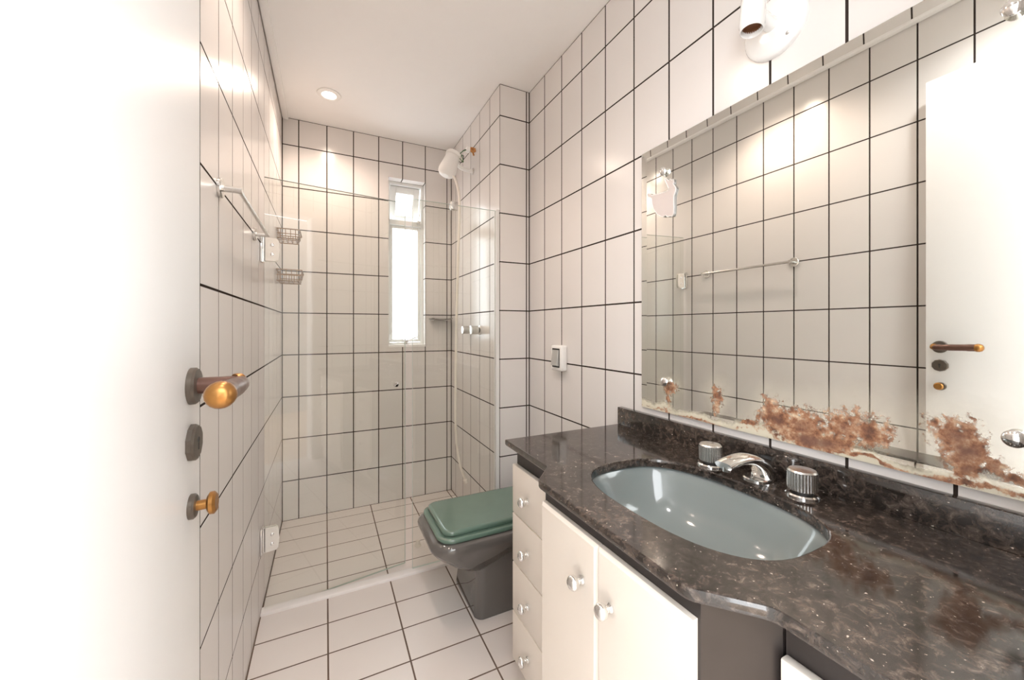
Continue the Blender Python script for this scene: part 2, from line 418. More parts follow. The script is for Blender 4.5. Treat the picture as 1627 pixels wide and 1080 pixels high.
# left wall
wl = struct(MB().box((XL-0.12, YF-0.14, -0.06), (XL-TH, YB+0.14, ZC+0.06)).build('wall_left', M['grout'], smooth=0))
lay_tiles(wl, (XL, 0, 0), (0,1,0), (0,0,1), [YB-0.001] + [1.143+0.1527*k for k in range(-7, 10)] + [YF], ZR + [-0.004])
# back wall with the window opening
HX0, HX1, HZ0, HZ1 = 0.3745, 0.6174, 1.017, 2.132
b = MB()
b.box((XL-0.003, YB+TH, -0.06), (HX0-TH, YB+0.14, ZC+0.06)); b.box((HX1+TH, YB+TH, -0.06), (1.1, YB+0.14, ZC+0.06))
b.box((HX0-TH, YB+TH, -0.06), (HX1+TH, YB+0.14, HZ0-TH)); b.box((HX0-TH, YB+TH, HZ1+TH), (HX1+TH, YB+0.14, ZC+0.06))
wb = struct(b.build('wall_back', M['grout'], smooth=0))
BX = [-0.1451+0.1525*k for k in range(7)]
lay_tiles(wb, (0, YB, 0), (1,0,0), (0,0,1), [XL+0.001]+BX+[XS-0.001], ZR+[-0.012], hole=(HX0, HX1, HZ0, HZ1))
RV = 0.066                                                          # depth of the window reveal
lay_tiles(wb, (0, YB, HZ1), (-1,0,0), (0,1,0), [-HX0, -0.465, -HX1], [0.001, RV])
lay_tiles(wb, (HX1, YB, 0), (0,-1,0), (0,0,1), [-RV, -0.001], [HZ1, 1.974, 1.724, 1.474, 1.224, HZ0])
lay_tiles(wb, (HX0, YB, 0), (0,1,0), (0,0,1), [0.001, RV], [HZ1, 1.974, 1.724, 1.474, 1.224, HZ0])
# right wall
wr = struct(MB().box((XR+TH, YF-0.14, -0.06), (XR+0.12, YP+0.06, ZC+0.06)).build('wall_right', M['grout'], smooth=0))
RY = [-YP+0.001] + [-1.640+0.1532*k for k in range(11)] + [-YF]
lay_tiles(wr, (XR, 0, 0), (0,-1,0), (0,0,1), RY, ZR+[-0.004], skip=[(-0.975, -0.10, 0.87, 1.72)])
# shaft beside the shower
sh = struct(MB().box((XS+TH, YP+TH, -0.06), (XR+0.11, YB+0.002, ZC+0.06)).build('wall_shaft', M['grout'], smooth=0))
lay_tiles(sh, (0, YP, 0), (1,0,0), (0,0,1), [XS-0.0015, 0.957, XR-0.001], ZR+[-0.012])
lay_tiles(sh, (XS, 0, 0), (0,-1,0), (0,0,1), [-YB+0.001, -2.541, -2.3888, -2.2365, -2.0842, -1.932, -YP-0.001], ZR+[-0.012])
# door wall, behind the camera
OX0, OX1, OZ = -0.148, 0.455, 2.085
b = MB(); b.box((XL-0.003, YF-0.14, -0.06), (OX0, YF-TH, ZC+0.06)); b.box((OX1, YF-0.14, -0.06), (XR+0.004, YF-TH, ZC+0.06))
b.box((OX0, YF-0.14, OZ), (OX1, YF-TH, ZC+0.06))
wf = struct(b.build('wall_front', M['grout'], smooth=0))
FX = sorted([-XL-0.001, -OX0-0.05] + [-0.0074-0.1525*k for k in range(-1, 7)] + [-XR+0.001])
lay_tiles(wf, (0, YF, 0), (-1,0,0), (0,0,1), FX, ZR+[-0.004], hole=(-OX1-0.05, -OX0+0.05, -1, OZ+0.05))
# floors
fl = struct(MB().box((XL-0.003, YF-0.14, -0.06), (XR+0.003, 1.80, -0.0007)).build('floor', M['floor_grout'], smooth=0))
FXS = [XL+0.001, 0.008, 0.2615, 0.5150, 0.7685, XR-0.001]
lay_tiles(fl, (0,0,0), (1,0,0), (0,1,0), FXS, [1.790]+[1.638-0.1545*k for k in range(11)]+[YF-0.138], 'floor_tile', wob=0.0006)
fs_ = struct(MB().box((XL-0.003, 1.80, -0.07), (XS+0.004, YB+0.004, ZS-0.0007)).build('floor_shower', M['floor_grout'], smooth=0))
lay_tiles(fs_, (0,0,ZS), (1,0,0), (0,1,0), [XL+0.001, 0.008, 0.2615, 0.5150, 0.7685, XS-0.001], [1.829, 1.928, 2.080, 2.232, 2.384, 2.537, YB-0.001], 'floor_tile', wob=0.0006)
# the room outside the door, open to daylight
struct(MB().box((-1.6, -2.2, -0.08), (1.9, YF-0.1405, -0.004)).build('floor_hall', M['hall_floor'], smooth=0))
struct(MB().box((-1.6, -2.3, -0.004), (1.9, -2.2, 2.6)).build('wall_hall_added', M['added_wall'], smooth=0))  # unseen wall, added to dim the doorway's reflection in the shower glass
# ceiling, edge strip, sill
struct(MB().box((XL-0.003, YF-0.14, ZC), (XR+0.003, YB+0.004, ZC+0.10)).build('ceiling', M['ceiling'], smooth=0))
struct(MB().rbox((XL+0.004, YF+0.002, ZC-0.014), (XL+0.034, YB-0.002, ZC), 0.002).build('trim_1', M['ceiling']))
struct(MB().rbox((XL+0.0005, 1.787, -0.012), (XS-0.0015, 1.829, 0.012), 0.004, 3).build('trim_2', M['marble']))

# ------------------------------------------------------------------ window
win = bpy.data.objects.new('window_1', None); C.objects.link(win); win.location = (0.496, YB+RV, HZ0); struct(win)
y0, y1 = YB+RV, YB+RV+0.045
b = MB()
b.box((HX0-TH, y0, HZ0-TH), (HX0+0.016, y1, HZ1+TH)); b.box((HX1-0.016, y0, HZ0-TH), (HX1+TH, y1, HZ1+TH))
b.box((HX0+0.016, y0, HZ0-TH), (HX1-0.016, y1, HZ0+0.018)); b.box((HX0+0.016, y0, HZ1-0.020), (HX1-0.016, y1, HZ1+TH))
b.rbox((HX0+0.016, y0-0.004, 1.838), (HX1-0.016, y1, 1.872), 0.003)
b.build('window_frame', M['alu'], win)
b = MB(); b.box((HX0+0.0005, YB-0.004, HZ0-0.010), (HX1-0.0005, y0, HZ0+0.004)); b.build('window_sill', M['white_paint'], win)
def sash(name, x0, x1, z0, z1, wd, ya, yb, par):
    s = MB(); s.rbox((x0, ya, z0), (x0+wd, yb, z1), 0.002); s.rbox((x1-wd, ya, z0), (x1, yb, z1), 0.002)
    s.rbox((x0+wd, ya, z0), (x1-wd, yb, z0+wd), 0.002); s.rbox((x0+wd, ya, z1-wd), (x1-wd, yb, z1), 0.002)
    o = s.build(name, M['alu'], par)
    p = MB().box((x0+wd-0.003, (ya+yb)/2-0.002, z0+wd-0.003), (x1-wd+0.003, (ya+yb)/2+0.002, z1-wd+0.003)).build('pane', M['ribbed'], smooth=0)
    p.parent = o; return o
ls = sash('lower_sash', HX0+0.018, HX1-0.018, HZ0+0.020, 1.836, 0.019, y0+0.010, y0+0.036, win)
us_ = sash('upper_sash', -0.101, 0.101, -0.232, 0.0, 0.043, 0.0, 0.022, win)
us_.matrix_parent_inverse = Matrix.Translation(-win.location)
us_.matrix_basis = Matrix.Translation((0.496, y0+0.016, 2.106)) @ Matrix.Rotation(math.radians(16), 4, 'X')
b = MB(); b.tube(smooth_path([(0.594, y0-0.006, 2.03), (0.592, y0-0.010, 1.95), (0.582, y0-0.008, 1.875)]), 0.004)
b.build('stay_arm', M['white_plastic'], win)
b = MB(); b.rbox((0.572, y0-0.022, 1.852), (0.596, y0-0.001, 1.876), 0.004); b.build('stay_catch', M['satin'], win)
b = MB(); b.rbox((0.484, y0-0.014, 1.036), (0.512, y0+0.010, 1.052), 0.003); b.tube([(0.498, y0-0.010, 1.040), (0.500, y0-0.012, 1.024)], 0.006)
b.build('latch', M['satin'], win)
b = MB(); b.tube(smooth_path([(0.480, y0-0.004, 1.046), (0.52, y0-0.006, 1.052), (0.575, y0-0.004, 1.072)]), 0.004); b.build('stay_arm', M['white_plastic'], win)
b = MB(); b.rbox((0.383, y0-0.012, 1.050), (0.396, y0+0.002, 1.092), 0.004); b.build('hinge_cover', M['white_plastic'], win)

# ------------------------------------------------------------------ door leaf, frame and furniture
dr = bpy.data.objects.new('door_1', None); C.objects.link(dr); dr.location = (-0.167, 0.03, 0); struct(dr)
XD = -0.149
MB().rbox((XD-0.035, 0.034, 0.008), (XD, 0.636, 2.080), 0.002, 2).build('door_leaf', M['door_paint'], dr)
b = MB()
b.rbox((OX0-0.050, YF+0.001, 0.0), (OX0-0.0005, YF+0.012, OZ+0.050), 0.003)
b.rbox((OX1, YF+0.001, 0.0), (OX1+0.050, YF+0.012, OZ+0.050), 0.003)
b.rbox((OX0-0.0005, YF+0.001, OZ), (OX1, YF+0.012, OZ+0.050), 0.003)
b.build('casing', M['door_paint'], dr)
b = MB()
b.rbox((OX0-0.010, YF-0.141, 0.0), (OX0+0.004, YF+0.001, OZ), 0.002); b.rbox((OX1-0.004, YF-0.141, 0.0), (OX1+0.010, YF+0.001, OZ), 0.002)
b.rbox((OX0+0.004, YF-0.141, OZ-0.004), (OX1-0.004, YF+0.001, OZ+0.010), 0.002)
b.build('jamb', M['door_paint'], dr)
# lever handle
YH, ZH = 0.597, 1.0635
lv = MB().lathe([(0.0225, 0.0), (0.0225, 0.005), (0.0205, 0.0075), (0.012, 0.0080)], (XD, YH, ZH), (1,0,0), 32).build('lever_handle', M['bronze_grey'], dr)
tag(lv, 'bronze lever handle with brass end')
def child(o, par):
    """parent a world-space mesh to a part whose own frame is the world frame"""
    o.parent = par; return o
b = MB(); b.tube([(XD+0.006, YH, ZH), (XD+0.030, YH, ZH), (XD+0.048, YH, ZH)], [0.0102, 0.0102, 0.0105], 16)
b.tube(smooth_path([(XD+0.040, YH+0.006, ZH), (XD+0.049, YH+0.002, ZH), (XD+0.051, YH-0.02, ZH), (XD+0.051, YH-0.06, ZH+0.001), (XD+0.051, YH-0.100, ZH+0.002)], 5), [0.0085]*6+[0.0105]*6+[0.0115]*6+[0.0125]*3, 16)
child(b.build('lever_grip', M['bronze']), lv)
b = MB(); b.lathe([(0.0125, 0), (0.0142, 0.004), (0.0142, 0.010), (0.0115, 0.0165), (0.006, 0.0200), (0.0005, 0.021)], (XD+0.051, YH-0.099, ZH+0.002), (0,-1,0), 20)
child(b.build('lever_end', M['brass']), lv)
b = MB(); b.lathe([(0.0112, 0), (0.0114, 0.003), (0.0095, 0.008), (0.005, 0.0105), (0.0003, 0.011)], (XD+0.046, YH+0.002, ZH+0.0015), (0.75,0.62,0.22), 16)
child(b.build('lever_elbow_cap', M['brass']), lv)
ks = MB().lathe([(0.0225, 0.0), (0.0225, 0.005), (0.020, 0.0075), (0.0003, 0.0076)], (XD, YH, 0.994), (1,0,0), 10).build('key_plate', M['bronze_grey'], dr)
b = MB(); b.lathe([(0.0036, 0), (0.0036, 0.0006)], (XD+0.0076, YH, 0.997), (1,0,0), 12); b.box((XD+0.0076, YH-0.0016, 0.985), (XD+0.0082, YH+0.0016, 0.996))
child(b.build('keyhole', M['gap_shade']), ks)  # solid near-black shape for the shade inside the keyhole
tt = MB().lathe([(0.0150, 0.0), (0.0150, 0.004), (0.013, 0.006), (0.006, 0.0065)], (XD, YH-0.002, 0.916), (1,0,0), 24).build('thumb_turn', M['bronze_grey'], dr)
b = MB(); b.tube([(XD+0.005, YH-0.002, 0.916), (XD+0.020, YH-0.002, 0.9165)], 0.006, 12)
b.lathe([(0.0003, -0.0045), (0.010, -0.0045), (0.0135, -0.002), (0.0135, 0.002), (0.010, 0.0045), (0.0003, 0.0045)], (XD+0.022, YH-0.002, 0.917), (1,0.0,0.05), 20)
child(b.build('turn_knob', M['brass']), tt)

# ------------------------------------------------------------------ mirror
MX, MY0, MY1, MZ0, MZ1 = 0.9665, 0.095, 0.981, 0.868, 1.7225
# patches of rust: y, z, half width, half height, weight
MIRROR_BLOBS = [
    (0.861, 0.942, 0.026, 0.024, 0.8), (0.866, 0.906, 0.009, 0.020, 0.6), (0.703, 0.950, 0.020, 0.028, 0.8), (0.706, 0.922, 0.011, 0.020, 0.6),
    (0.562, 0.936, 0.024, 0.036, 0.9), (0.545, 0.912, 0.045, 0.045, 1.0), (0.492, 0.915, 0.055, 0.040, 0.9), (0.470, 0.890, 0.085, 0.026, 1.3),
    (0.420, 0.925, 0.042, 0.040, 0.85), (0.398, 0.948, 0.026, 0.028, 0.65), (0.372, 0.930, 0.028, 0.036, 0.85), (0.610, 0.890, 0.030, 0.014, 0.9),
    (0.258, 0.952, 0.038, 0.036, 1.0), (0.250, 0.925, 0.032, 0.038, 1.1), (0.245, 0.896, 0.020, 0.020, 1.0), (0.216, 0.915, 0.020, 0.018, 0.8),
    (0.190, 0.905, 0.032, 0.012, 0.8), (0.330, 0.874, 0.26, 0.006, 0.8), (0.800, 0.871, 0.20, 0.004, 0.6),
]
M['mirror'] = mirror_material()
mir = thing('wall_mirror', 'large frameless mirror above the counter, its lower edge eaten by brown rust', 'mirror', (XR, 0.538, MZ0))
BV = 0.022
def yz(y0, y1, z0, z1, x): return [(x, y0, z0), (x, y1, z0), (x, y1, z1), (x, y0, z1)]
b = MB(); b.loft([yz(MY0, MY1, MZ0, MZ1, XR-0.0005), yz(MY0, MY1, MZ0, MZ1, MX-0.0009), yz(MY0+BV, MY1-BV, MZ0+BV, MZ1-BV, MX)])
o = b.build('mirror_glass', M['mirror'], smooth=0); o.parent = mir; o.matrix_parent_inverse = Matrix.Translation(-mir.location)
for (sy, sz) in ((0.884, 1.629), (0.877, 0.9655), (0.1955, 1.632), (0.1945, 0.9635)):
    MB().lathe([(0.006, -0.004), (0.008, 0.004), (0.0135, 0.008), (0.0135, 0.011), (0.010, 0.0145), (0.004, 0.016), (0.0003, 0.0162)], (MX, sy, sz), (-1,0,0), 24).build('mirror_screw', M['chrome'], mir)

# acrylic animal cut-out stuck on the mirror
FO = [(175,625),(185,606),(212,612),(240,634),(330,612),(415,586),(462,562),(478,540),(450,472),(424,412),(422,386),(440,392),(478,425),(498,395),(520,415),(545,402),(550,440),(542,470),(568,505),(581,535),(575,572),(550,640),(549,740),(553,800),(546,895),(530,932),(490,930),(455,940),(432,914),(405,944),(370,935),(310,900),(262,832),(238,752),(231,680),(207,663),(182,650)]
def px_on_x(u, v, X):
    t = (u-813.5)/FPX; c, s = math.cos(YAW), math.sin(YAW)
    k = X/(s+c*t); return ((c-s*t)*k, HC-(v-520.73)/FPX*k)
poly = [px_on_x(1010+a/9, 240+q/9, MX-0.004) for a, q in FO]
an = MB().prism(poly, MX-0.0055, MX-0.0005, 'x')
m, nt, bb = mat('pink_acrylic'); bb.inputs['Base Color'].default_value = (0.86, 0.77, 0.74, 1); bb.inputs['Roughness'].default_value = 0.12
bb.inputs['Transmission Weight'].default_value = 0.25
tc = N(nt, 'ShaderNodeTexCoord'); nz = N(nt, 'ShaderNodeTexNoise'); nz.inputs['Scale'].default_value = 30
nt.links.new(tc.outputs['Object'], nz.inputs['Vector']); bp = N(nt, 'ShaderNodeBump'); bp.inputs['Strength'].default_value = 0.05
nt.links.new(nz.outputs['Fac'], bp.inputs['Height']); nt.links.new(bp.outputs['Normal'], bb.inputs['Normal'])
ao = thing('animal_cutout', 'small pale pink animal shaped acrylic cut-out stuck near the top of the mirror', 'ornament', (MX, 0.9, 1.49))
o = an.build('cutout_plate', m, ao, smooth=20)
b = MB(); pts = [(MX-0.0055, y, z) for y, z in poly]; b.tube(pts + [pts[0]], 0.0012, 6); b.build('cutout_rim', M['white_plastic'], ao)

# ------------------------------------------------------------------ counter
CZ, CT = 0.787, 0.020
YM = 0.5575
outline = [(0.9735, 1.0885), (0.5045, 1.0885), (0.5010, 0.836), (0.4965, 0.826), (0.4430, 0.772), (0.4385, 0.764), (0.4375, 0.755), (0.4355, 0.372), (0.4365, 0.363),
           (0.4400, 0.3555), (0.4935, 0.2955), (0.4995, 0.286), (0.5010, 0.275), (0.5010, 0.024), (0.9735, 0.024)]
BCX, BCY, BAX, BAY = 0.6835, 0.557, 0.157, 0.221
def superloop(ax, ay, ex, z, n=64, cx=BCX, cy=BCY):
    l = []
    for i in range(n):
        a = 2*PI*i/n; c, s = math.cos(a), math.sin(a)
        l.append((cx+ax*math.copysign(abs(c)**(2/ex), c), cy+ay*math.copysign(abs(s)**(2/ex), s), z))
    return l
def offs(poly, d):
    """inset a closed outline (given counter-clockwise seen from above)"""
    out = []; n = len(poly)
    for i in range(n):
        p, q, r = Vector(poly[i-1]), Vector(poly[i]), Vector(poly[(i+1) % n])
        e1 = (q-p).normalized(); e2 = (r-q).normalized(); n1 = Vector((-e1.y, e1.x)); n2 = Vector((-e2.y, e2.x))
        nn = (n1+n2).normalized(); out.append(q + nn*(d/max(0.35, nn.dot(n1))))
    return out
def slab():
    bm = bmesh.new()
    def ring(pts, z): return [bm.verts.new((p[0], p[1], z)) for p in pts]
    def edges(r): return [bm.edges.get((r[i], r[(i+1) % len(r)])) or bm.edges.new((r[i], r[(i+1) % len(r)])) for i in range(len(r))]
    def bridge(a, c):
        for i in range(len(a)):
            j = (i+1) % len(a); bm.faces.new((a[i], a[j], c[j], c[i]))
    OR = [ring(offs(outline, d), z) for d, z in ((0.0035, CZ), (0.0012, CZ-0.0007), (0.0, CZ-0.003), (0.0, CZ-0.014), (0.0018, CZ-0.018), (0.006, CZ-CT))]
    IR = [ring(superloop(BAX-d, BAY-d, 2.75, z), z) for d, z in ((-0.003, CZ), (-0.001, CZ-0.001), (0, CZ-0.0035), (0, CZ-CT))]
    for k in range(len(OR)-1): bridge(OR[k], OR[k+1])
    for k in range(len(IR)-1): bridge(IR[k], IR[k+1])
    bmesh.ops.triangle_fill(bm, edges=edges(OR[0])+edges(IR[0]), use_beauty=True)
    bmesh.ops.triangle_fill(bm, edges=edges(OR[-1])+edges(IR[-1]), use_beauty=True)
    bm.verts.index_update(); b = MB(); b.add([v.co for v in bm.verts], [[v.index for v in f.verts] for f in bm.faces]); bm.free(); return b
tag(slab().build('vanity_countertop', M['granite'], smooth=40, flat_up=True), 'dark speckled granite countertop with a stepped front edge', 'countertop')
tag(MB().rbox((XR-0.0215, 0.025, CZ), (XR-0.0008, 1.0875, 0.8485), 0.002, 2).build('backsplash', M['granite']), 'low black granite strip along the wall behind the taps', 'backsplash')

# basin
bs = thing('wash_basin', 'glossy grey blue oval ceramic basin set under the granite counter', 'basin', (BCX, BCY, 0.63))
prf = [(0.012, CZ-CT-0.001), (0.0085, CZ-CT-0.001), (0.006, CZ-CT-0.004), (-0.004, CZ-0.045), (-0.020, CZ-0.085), (-0.045, CZ-0.120), (-0.080, CZ-0.143), (-0.120, CZ-0.150)]
outer = [(-0.116, CZ-0.158), (-0.076, CZ-0.151), (-0.038, CZ-0.127), (-0.012, CZ-0.088), (0.004, CZ-0.045), (0.012, CZ-CT-0.008)]
loops = [superloop(max(0.012, BAX+d), max(0.03, BAY+d*1.2), 2.75 - 0.6*min(1, max(0, -d/0.12)), z) for d, z in prf]
lo2 = [superloop(max(0.010, BAX+d), max(0.028, BAY+d*1.2), 2.5, z) for d, z in outer]
MB().loft(lo2 + loops).build('basin_bowl', M['basin'], bs, smooth=60)
MB().lathe([(0.019, 0), (0.019, 0.003), (0.012, 0.0045), (0.0003, 0.002)], (BCX, BCY, CZ-0.1505), (0,0,1), 20).build('drain', M['chrome'], bs)

# taps and spout
def tap(x, y, label):
    t = thing('basin_tap', label, 'tap', (x, y, CZ), 'taps on the counter')
    MB().lathe([(0.0300, 0.0), (0.0300, 0.003), (0.0275, 0.006), (0.020, 0.007)], (x, y, CZ), (0,0,1), 32).build('tap_flange', M['chrome'], t)
    MB().lathe([(0.019, 0.0), (0.019, 0.016)], (x, y, CZ+0.0055), (0,0,1), 20).build('tap_stem', M['gap_shade'], t)  # stem coloured near-black for the shade under the knob
    MB().lathe([(0.020, 0.013), (0.0258, 0.013), (0.0268, 0.015), (0.0268, 0.047), (0.0262, 0.0505), (0.0235, 0.0535), (0.0003, 0.0545)], (x, y, CZ), (0,0,1), 72, flute=(2, 3, 0.06)).build('tap_knob', M['satin'], t)
tap(0.880, 0.658, 'fluted chrome tap on the counter, nearest the toilet')
tap(0.893, 0.4555, 'fluted chrome tap on the counter, beside the rusted part of the mirror')
sp = thing('basin_spout', 'short arched chrome spout between the two counter taps', 'spout', (0.897, 0.555, CZ))
def sect(p, t, wd, th, n=16, ex=3.0):
    t = Vector(t).normalized(); side = Vector((0,1,0)); up = side.cross(t)*-1.0; l = []
    for i in range(n):
        a = 2*PI*i/n; c, s = math.cos(a), math.sin(a)
        l.append(Vector(p) + side*(wd*math.copysign(abs(c)**(2/ex), c)) + up*(th*math.copysign(abs(s)**(2/ex), s)))
    return l
path = smooth_path([(0.918, 0.548, 0.790), (0.912, 0.549, 0.806), (0.898, 0.551, 0.822), (0.874, 0.554, 0.8345), (0.846, 0.557, 0.838), (0.818, 0.560, 0.835), (0.794, 0.562, 0.829)], 4)
L = []
for i, p in enumerate(path):
    t = path[min(i+1, len(path)-1)] - path[max(0, i-1)]; k = i/(len(path)-1)
    L.append(sect(p, t, 0.026-0.006*k, 0.019-0.0105*min(1, k*1.3), ex=2.6))
MB().loft(L).build('spout_body', M['chrome'], sp, smooth=60)
l0 = superloop(0.030, 0.028, 2.2, CZ, 28, 0.897, 0.551); l1 = superloop(0.030, 0.028, 2.2, CZ+0.003, 28, 0.897, 0.551); l2 = superloop(0.027, 0.025, 2.2, CZ+0.005, 28, 0.897, 0.551)
MB().loft([l0, l1, l2]).build('spout_foot', M['chrome'], sp)
MB().tube([(0.803, 0.561, 0.827), (0.803, 0.561, 0.816)], 0.0085, 16).build('aerator', M['chrome'], sp)

# ------------------------------------------------------------------ vanity cabinets
ZB0, ZB1 = 0.118, CZ-CT-0.001
def knob(x, y, z, par):
    o = MB().lathe([(0.0085, 0.0), (0.0085, 0.003), (0.0055, 0.006), (0.0055, 0.010), (0.0095, 0.0125), (0.0130, 0.0175), (0.0138, 0.022), (0.0125, 0.0265), (0.0085, 0.030), (0.0003, 0.0315)], (x, y, z), (-1,0,0), 24).build('knob', M['chrome'])
    o.parent = par
def body(poly, name, par, tk=0.014):
    bm = MB(); pin = [(p.x, p.y) for p in offs(poly, tk)]; n = len(poly)
    lo, hi = ZB0, ZB1
    vs = [(x,y,lo) for x,y in poly]+[(x,y,hi) for x,y in poly]+[(x,y,hi) for x,y in pin]+[(x,y,lo+tk) for x,y in pin]
    fs = []
    for k in range(3):
        for i in range(n):
            j = (i+1) % n; fs.append((k*n+i, k*n+j, (k+1)*n+j, (k+1)*n+i))
    fs.append(tuple(range(n))); fs.append(tuple(range(3*n, 4*n)))
    return bm.add(vs, fs).build(name, M['cab_dark'], par, smooth=0)
def drawers(ya, yb, lab, dep=0.535):
    t = thing('drawer_cabinet', lab, 'cabinet', (0.75, (ya+yb)/2, ZB0), 'cabinets under the counter')
    body([(dep, ya), (XR-0.004, ya), (XR-0.004, yb), (dep, yb)], 'cabinet_body', t)
    h = (0.7185-ZB0)/4
    for k in range(4):
        z0 = ZB0 + h*k; d = MB().rbox((dep-0.0155, ya+0.001, z0+0.001), (dep-0.0005, yb+0.003 if yb > 0.6 else yb-0.001, z0+h-0.002), 0.0028, 2).build('drawer', M['cab_white'], t)
        knob(dep-0.0155, 0.9645 if yb > 0.6 else 0.158, z0+h*0.48, d)
drawers(0.8205, 1.0645, 'white four-drawer cabinet with dark sides, next to the toilet')
drawers(0.030, 0.2915, 'white fronted cabinet mostly cut off by the bottom of the picture, past the sink')
t = thing('sink_cabinet', 'white two-door cabinet with dark angled sides under the basin', 'cabinet', (0.70, YM, ZB0), 'cabinets under the counter')
DXF = 0.455
body([(DXF, YM-0.203), (0.533, YM-0.263), (XR-0.004, YM-0.263), (XR-0.004, YM+0.261), (0.533, YM+0.261), (DXF, YM+0.203)], 'cabinet_body', t)
for a, q, ky in ((YM+0.0012, YM+0.1985, YM+0.041), (YM-0.1985, YM-0.0012, YM-0.040)):
    b = MB(); x0, x1 = DXF-0.0155, DXF-0.0005
    def rect(x, d): return [(x, a+d, ZB0+d), (x, q-d, ZB0+d), (x, q-d, 0.741-d), (x, a+d, 0.741-d)]
    b.loft([rect(x1, 0), rect(x0+0.006, 0), rect(x0, 0.006)])
    d = b.build('cabinet_door', M['cab_white'], t, smooth=0); knob(x0, ky, 0.656, d)

# ------------------------------------------------------------------ toilet (faces the left wall)
TY = 1.535
to = thing('toilet', 'dark grey ceramic toilet with closed green lid beside the vanity', 'toilet', (0.70, TY, 0))
def tl(xf, hw, z, r, xb=0.965, rb=0.03): return rrect(xf, xb, TY-hw, TY+hw, r, z, 7, rb)
ped = [(0.5245, 0.1425, 0.0, 0.034), (0.5235, 0.1425, 0.012, 0.034), (0.531, 0.139, 0.07, 0.034), (0.534, 0.137, 0.15, 0.034), (0.534, 0.137, 0.262, 0.034)]
MB().loft([tl(x, h_, z, r, 0.945, 0.02) for x, h_, z, r in ped]).build('pedestal', M['toilet'], to, smooth=40)
prof = [(0.520, 0.120, 0.180, 0.045), (0.504, 0.129, 0.186, 0.055), (0.468, 0.150, 0.202, 0.065), (0.425, 0.161, 0.227, 0.078), (0.388, 0.170, 0.255, 0.082), (0.364, 0.1765, 0.279, 0.082),
        (0.3535, 0.1805, 0.296, 0.082), (0.3510, 0.1815, 0.308, 0.082), (0.355, 0.180, 0.318, 0.08), (0.364, 0.174, 0.327, 0.076), (0.380, 0.162, 0.331, 0.07)]
def lift(l, k): return [(x, y, z + k*0.42*max(0.0, x-0.56)) for x, y, z in l]        # the belly of the bowl rises towards the wall
MB().loft([lift(tl(*p), max(0.0, (0.300-p[2])/0.12)) for p in prof]).build('bowl', M['toilet'], to, smooth=50)
pr = [(0.390, 0.152, 0.3315, 0.055), (0.3795, 0.160, 0.333, 0.06), (0.3755, 0.163, 0.340, 0.062), (0.378, 0.161, 0.347, 0.06), (0.386, 0.155, 0.350, 0.055)]
MB().loft([tl(x, h_, z, r, 0.845) for x, h_, z, r in pr]).build('seat_ring', M['seat'], to, smooth=50)
pr = [(0.404, 0.138, 0.3505, 0.034), (0.3990, 0.1420, 0.352, 0.038), (0.3965, 0.1440, 0.359, 0.040), (0.3985, 0.1425, 0.3665, 0.038), (0.4035, 0.138, 0.3695, 0.035), (0.410, 0.132, 0.3705, 0.030)]
MB().loft([tl(x, h_, z, r, 0.842) for x, h_, z, r in pr]).build('lid', M['seat'], to, smooth=50)
for s in (-1, 1):
    MB().lathe([(0.012, -0.02), (0.012, 0.02)], (0.856, TY+s*0.075, 0.345), (0,1,0), 14).build('lid_hinge', M['toilet'], to)

# ------------------------------------------------------------------ shower enclosure
TH_D = math.radians(8.6)
sd = thing('shower_door', 'clear glass shower door standing slightly ajar, hinged on the left wall', 'shower door', (XL, 1.812, 0))
HX = XL+0.012
def on_door(l, off, z):                     # l metres from the hinge line, off towards the room
    return (HX+l*math.cos(TH_D)+off*math.sin(TH_D), 1.812+l*math.sin(TH_D)-off*math.cos(TH_D), z)
DW = 0.572
def door_box(l0, l1, o0, o1, z0, z1):
    return [[on_door(l0,o0,z0), on_door(l1,o0,z0), on_door(l1,o1,z0), on_door(l0,o1,z0)], [on_door(l0,o0,z1), on_door(l1,o0,z1), on_door(l1,o1,z1), on_door(l0,o1,z1)]]
MB().loft(door_box(0, DW, -0.004, 0.004, 0.000, 1.737)).build('glass_pane', M['glass'], sd, smooth=0)
def edge_strips():
    b = MB(); e = 0.0006
    b.loft(door_box(DW, DW+e, -0.004, 0.004, 0.0, 1.737)); b.loft(door_box(0, DW, -0.004, 0.004, 1.737, 1.737+e)); b.loft(door_box(0, DW, -0.004, 0.004, -e, 0.0))
    return b
edge_strips().build('glass_edge', M['glass_edge'], sd, smooth=0)
for zc in (1.449, 0.288):
    h = MB()
    for off in (0.0045, -0.0105):
        lo, hi = off, off+0.006
        def hl(o_, d):
            pts = [(0.002, zc-0.047), (0.040-d, zc-0.047+d), (0.048-d, zc-0.038+d), (0.051-d, zc), (0.048-d, zc+0.038-d), (0.040-d, zc+0.047-d), (0.002, zc+0.047)]
            return [on_door(l, o_, z) for l, z in pts]
        h.loft([hl(lo, 0), hl(hi-0.0012, 0), hl(hi, 0.0012)])
    hg = h.build('hinge', M['beige_plastic'], sd, smooth=30)
    b = MB(); b.rbox((XL+0.0005, 1.788, zc-0.052), (XL+0.006, 1.836, zc+0.052), 0.0015); b.lathe([(0.006, -0.05), (0.006, 0.05)], (XL+0.010, 1.812, zc), (0,0,1), 12)
    o = b.build('hinge_wall_plate', M['chrome']); o.parent = hg; o.matrix_parent_inverse = Matrix()
    for dz in (-0.019, 0.019):
        p = on_door(0.026, 0.0105, zc+dz); o = MB().lathe([(0.0065, 0.0), (0.0065, 0.0012), (0.005, 0.0024), (0.0003, 0.0028)], p, (math.sin(TH_D), -math.cos(TH_D), 0), 16).build('hinge_screw', M['chrome']); o.parent = hg
p = on_door(0.522, 0.004, 0.868)
